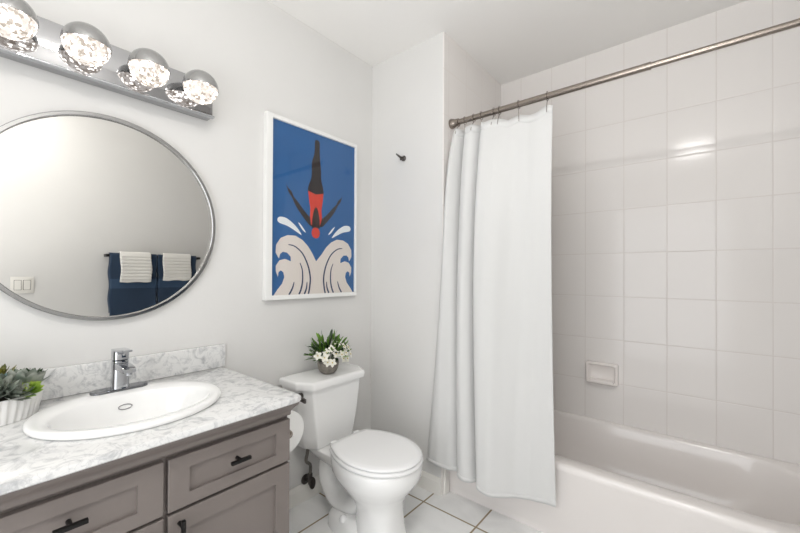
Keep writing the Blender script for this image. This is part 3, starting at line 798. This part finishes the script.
# seat and lid
def dout(ins, z, n=26):
    pts = []; a0, hw, xc, xb, hb = .225 - ins, .183 - ins, .493, .292 + ins, .118 - ins * .6
    for k in range(n + 1):
        a = -PI / 2 + PI * k / n; pts.append((xc + a0 * math.cos(a), TY + hw * math.sin(a), z))
    side = []
    for k in range(1, 11):
        t = k / 10; side.append((xc - (xc - xb) * t, hw - (hw - hb) * t ** 1.9))
    pts += [(x, TY + y, z) for x, y in side]
    pts += [(xb - .006, TY + hb * .5, z), (xb - .006, TY - hb * .5, z)]
    pts += [(x, TY - y, z) for x, y in side[::-1]]
    return pts
def slab(z0, z1, ins, e, crown=0):
    b = BM(); rr = [dout(ins + e, z0), dout(ins, z0 + e), dout(ins, z1 - e), dout(ins + e, z1)]
    if crown: rr += [dout(ins + .03, z1 + crown * .6), dout(ins + .08, z1 + crown)]
    loft(b, rr); return b
b = slab(.378, .395, 0, .005); obj('seat', b, M_seat, to, angle=50)
b = slab(.3975, .412, .004, .005, .003); obj('lid', b, M_seat, to, angle=50)
for s in (-1, 1):
    b = BM(); box(b, .262, .300, TY + s * .075 - .018, TY + s * .075 + .018, .374, .404, .005, 3); obj('hinge', b, M_seat, to, angle=50)

# supply valve and hose
sv = thing('supply_valve', 'dark metal water shutoff valve low on the wall beside the toilet', 'valve', (.0, 1.15, .13))
vy, vz = 1.200, .118
b = BM(); lathe(b, [(.0, .015), (.027, .015), (.027, .0175), (.012, .024), (.0, .024)], (0, vy, vz), 'x', 24); obj('escutcheon', b, M_pewter, sv, angle=40)
b = BM(); tube(b, [(.02, vy, vz), (.065, vy, vz)], .009, 16); tube(b, [(.055, vy, vz - .012), (.055, vy, vz + .030)], .0105, 16); tube(b, [(.055, vy, vz + .028), (.055, vy, vz + .045)], .0125, 6)
obj('valve_body', b, M_pewter, sv, angle=40)
b = BM(); lathe(b, [(.004, 0), (.027, .002), (.029, .008), (.027, .014), (.004, .016)], (.066, vy, vz), 'x', 24, sx=.62, sy=1.1); tube(b, [(.06, vy, vz), (.068, vy, vz)], .006, 12); obj('valve_handle', b, M_pewter, sv, angle=40)
b = BM(); tube(b, catmull([(.055, vy, vz + .043), (.058, vy - .002, vz + .09), (.074, vy - .040, vz + .13), (.092, vy - .046, vz + .18), (.095, vy - .042, .335)], 8), .0085, 12); obj('supply_hose', b, M_hose, sv, smooth=True)
b = BM(); tube(b, [(.095, vy - .042, .325), (.095, vy - .042, .3495)], .0175, 8); obj('coupling_nut', b, M_pewter, sv, angle=40)

# toilet paper holder on the side of the vanity
tp = thing('toilet_paper_holder', 'nickel toilet paper holder on the end panel of the vanity', 'holder', (.34, VY1, .60))
ry, rz, rx0, rx1 = .842, .580, .270, .375
b = BM()
lathe(b, [(0, 0), (.020, 0), (.020, .005), (.009, .008), (.009, .01)], (rx1 + .012, VY1 + .001, rz), 'y', 20)
tube(b, catmull([(rx1 + .012, VY1 + .004, rz), (rx1 + .012, VY1 + .05, rz), (rx1 + .012, ry - .01, rz), (rx1 + .010, ry, rz), (rx1, ry, rz), (rx0 - .005, ry, rz)], 6), .007, 12)
obj('bracket', b, M_nickel, tp, smooth=True)
b = BM(); lathe(b, [(.001, -.004), (.015, -.003), (.0165, .004), (.014, .012), (.001, .016)], (rx1 + .012, ry + .002, rz), 'x', 20)
obj('end_knob', b, M_nickel, tp, angle=50)
rl = thing('toilet_paper_roll', 'large white toilet paper roll hanging beside the vanity', 'toilet roll', (.32, ry, rz - .08))
b = BM(); rr = []
for r_, h in ((.021, rx0), (.084, rx0), (.086, rx0 + .002), (.086, rx1 - .002), (.084, rx1), (.021, rx1)):
    rr.append([(h, ry + r_ * math.cos(2 * PI * k / 64), rz + r_ * math.sin(2 * PI * k / 64)) for k in range(64)])
rr.append(rr[0]); loft(b, rr, False, False); bmesh.ops.remove_doubles(b, verts=b.verts, dist=1e-6)
obj('paper', b, M_paper, rl, angle=40)
b = BM(); rr = []
for r_, h in ((.0185, rx0), (.0205, rx0), (.0205, rx1), (.0185, rx1)):
    rr.append([(h, ry + r_ * math.cos(2 * PI * k / 32), rz + r_ * math.sin(2 * PI * k / 32)) for k in range(32)])
rr.append(rr[0]); loft(b, rr, False, False); bmesh.ops.remove_doubles(b, verts=b.verts, dist=1e-6)
obj('core', b, M_card, rl, angle=40)

# flowers in a stone bowl on the tank
fp = thing('potted_flowers', 'leafy plant with white blossoms in a rough grey bowl on the toilet tank', 'plant', (.132, 1.243, .697))
F = Vector((.136, 1.250, .6975)); FS = 1.28
b = BM()
prof = [(.0, 0), (.030, 0), (.042, .008), (.052, .025), (.055, .045), (.053, .058), (.050, .060), (.047, .057), (.049, .045), (.044, .03), (.0, .028)]
lathe(b, [(max(r, .0008), h) for r, h in prof], F, n=36); obj('bowl_pot', b, M_concrete, fp, angle=60)
b = BM(); lathe(b, [(.046, .03), (.049, .050), (.03, .056), (.001, .058)], F, n=24); obj('soil', b, M_soil, fp, angle=60)
rf = random.Random(11)
top_c = F + Vector((0, 0, .05))
def dome_dir():
    a = rf.uniform(0, 2 * PI); e = math.asin(rf.uniform(-.12, 1)); return Vector((math.cos(a) * math.cos(e), math.sin(a) * math.cos(e), math.sin(e)))
b = BM()
for k in range(34):
    d = dome_dir(); d.x *= .8
    tube(b, catmull([top_c + Vector((d.x * .02, d.y * .02, -.01)), top_c + Vector((d.x * .035, d.y * .04, .03 + d.z * .02)), top_c + d * .075 + Vector((0, 0, .015))], 3), .0011, 5)
obj('stems', b, G_stem, fp, smooth=True)
for mm, cnt in ((G_leaf, 110), (G_leafd, 80)):
    b = BM()
    for k in range(cnt):
        d = dome_dir(); R = rf.uniform(.03, .064)
        base = top_c + Vector((d.x * R * 1.0, d.y * R * 1.15, d.z * R * 1.05 + .010))
        if base.x < .045: base.x = .05 + rf.random() * .02
        dd = (d + Vector((rf.uniform(-.4, .4), rf.uniform(-.4, .4), rf.uniform(-.1, .5)))).normalized()
        L = rf.uniform(.030, .044)
        if base.x + dd.x * L < .012: dd.x = abs(dd.x)
        leaf(b, base, dd, Vector((rf.uniform(-.5, .5), rf.uniform(-.5, .5), 1)), L, L * .30, .0012, curl=rf.uniform(-.2, .15), n=5)
    obj('foliage', b, mm, fp, angle=60)
fl = [(.05, -.055, .010), (.060, -.030, -.010), (.058, -.012, .018), (.060, .012, .012), (.056, .034, .014), (.048, .052, .030), (.060, .020, -.004), (.040, -.040, .024), (.052, .060, .004), (.038, .008, .048),
      (.020, .058, .048), (.05, -.042, -.008), (.045, .035, .036), (.030, -.068, .016), (.062, .036, -.006), (.046, -.020, .036)]
for dx, dy, dz in fl:
    c = top_c + Vector((dx * 1.12, dy * 1.05, dz + .012)); nrm = Vector((dx + .02, dy, dz + .02)).normalized(); u = nrm.orthogonal().normalized(); v = nrm.cross(u)
    b = BM(); ph = rf.random() * 6
    for k in range(5):
        a = ph + 2 * PI * k / 5; dd = u * math.cos(a) + v * math.sin(a) + nrm * .35
        leaf(b, c, dd, nrm, .0165, .012, .0008, curl=-.25, n=4)
    blossom = obj('blossom', b, M_petal, fp, angle=60)
    b = BM(); bmesh.ops.create_uvsphere(b, u_segments=8, v_segments=6, radius=.0022)
    for vv in b.verts: vv.co += c + nrm * .002
    obj('flower_centre', b, M_yel, blossom, smooth=True)

def grow(o):
    for ch in o.children:
        if ch.name.startswith('flower_centre'): pass
        for v in ch.data.vertices:
            d = v.co - F
            pot = ch.name.startswith(('bowl', 'soil'))
            v.co = F + Vector((d.x * (1.0 if pot else FS if d.x > 0 else 1.1), d.y * (1.02 if pot else 1.40), d.z * (1.12 if ch.name.startswith(('bowl', 'soil')) else 1.42)))
        grow(ch)
grow(fp)

# ---------------------------------------------------------------- on the right wall, seen in the mirror: towels and switch
bar_x, bar_z = XR - .075, 1.357
tb = thing('towel_bar', 'black towel bar on the right wall, seen in the round mirror', 'towel bar', (XR, 1.12, bar_z))
b = BM(); tube(b, [(bar_x, .752, bar_z), (bar_x, 1.452, bar_z)], .009, 16); obj('bar', b, M_black, tb, angle=40)
for y in (.762, 1.442):
    b = BM(); box(b, bar_x - .012, XR - .001, y - .011, y + .011, bar_z - .011, bar_z + .011, .002, 2); obj('post', b, M_black, tb, angle=40)
def drape(y0, y1, front, backl, r, m, bandm=None, wav=0, ny=22, seed=1, rib=0, th=.010):
    """towel folded over the bar: front length, back length, radius r about the bar"""
    rn = random.Random(seed); b = BM()
    path = []
    nf = 44
    for k in range(nf): path.append((bar_x - r, bar_z - front + front * k / nf, front - front * k / nf, 0))
    for k in range(9): a = PI - PI * k / 8; path.append((bar_x + r * math.cos(a), bar_z + r * math.sin(a), 0, 1))
    nb = 20
    for k in range(1, nb + 1): path.append((bar_x + r, bar_z - backl * k / nb, 0, 2))
    ph = rn.random() * 6
    rows = []
    for (x, z, dn, kd) in path:
        row = []
        for j in range(ny + 1):
            y = y0 + (y1 - y0) * j / ny
            off = wav * math.sin(j / ny * 7 + ph) * min(1, dn * 4)
            rb = rib * (.5 + .5 * math.cos(2 * PI * dn / .027)) if kd == 0 else 0
            row.append(b.verts.new((x - off - rb, y + .004 * math.sin(z * 30 + ph), z + (.004 * math.sin(j * .5 + ph) if dn >= front - .001 else 0))))
        rows.append(row)
    for i, (a, c) in enumerate(zip(rows, rows[1:])):
        dn = path[i][2]
        for j in range(ny):
            f = b.faces.new((a[j], a[j + 1], c[j + 1], c[j]))
            if bandm and front * .40 < dn < front * .56 and path[i][3] == 0: f.material_index = 1
    o = obj('towel', b, [m] + ([bandm] if bandm else []), None, smooth=True)
    md = o.modifiers.new('thick', 'SOLIDIFY'); md.thickness = th; md.offset = 0
    return o
o = drape(.770, 1.096, .485, .46, .017, M_navy, M_navyb, .004, seed=2); o.name = 'bath_towel'
tag(o, 'navy bath towel on the towel bar, nearer the light switch', 'towel', 'navy bath towels on the bar')
o = drape(1.104, 1.412, .485, .46, .017, M_navy, M_navyb, .004, seed=5); o.name = 'bath_towel'
tag(o, 'navy bath towel on the towel bar, farther from the light switch', 'towel', 'navy bath towels on the bar')
o = drape(.838, 1.052, .214, .19, .030, M_wtowel, None, .003, seed=7, rib=.006, th=.010); o.name = 'hand_towel'
tag(o, 'white ribbed hand towel over the navy towel nearer the light switch', 'towel', 'white hand towels on the bar')
o = drape(1.140, 1.362, .204, .19, .030, M_wtowel, None, .003, seed=9, rib=.006, th=.010); o.name = 'hand_towel'
tag(o, 'white ribbed hand towel over the navy towel farther from the light switch', 'towel', 'white hand towels on the bar')
sw = thing('light_switch', 'white double rocker light switch seen reflected at the mirror edge', 'light switch', (XR, .295, 1.13))
b = BM(); box(b, XR - .007, XR - .0005, .238, .354, 1.070, 1.186, .002, 2); obj('switch_plate', b, M_plastic, sw, angle=30)
for y in (.273, .319):
    b = BM(); loft(b, [[(XR - .0072 - d, p[0], p[1]) for p in rrect(y - .0165, y + .0165, 1.095, 1.161, .002, 0, 2)] for d in (0, .004)])
    for v in b.verts:
        if v.co.x < XR - .009: v.co.x += .003 * (1 if v.co.z > 1.128 else -1) * (1 if y < .3 else -1)
    obj('rocker', b, M_plastic, sw)
    b = BM(); box(b, XR - .0075, XR - .0069, y - .0185, y + .0185, 1.093, 1.163); obj('rocker_gap', b, M_dark, sw)

# ---------------------------------------------------------------- flush ceiling light over the camera (reflected in the tub tiles)
cf = thing('ceiling_light', 'round frosted flush ceiling light, its glare showing on the tub tiles', 'ceiling light', (1.58, .10, CEIL))
b = BM(); lathe(b, [(.17, -.0005), (.172, -.02), (.165, -.024)], (1.58, .10, CEIL), n=48); obj('canopy', b, M_nickel, cf, angle=40)
b = BM(); lathe(b, [(.162, -.024), (.158, -.04), (.14, -.06), (.10, -.076), (.05, -.084), (.001, -.086)], (1.58, .10, CEIL), n=48)
obj('diffuser', b, emit_mat('lit_frosted_glass', (1, .98, .95, 1), CEIL_LAMP), cf, smooth=True)
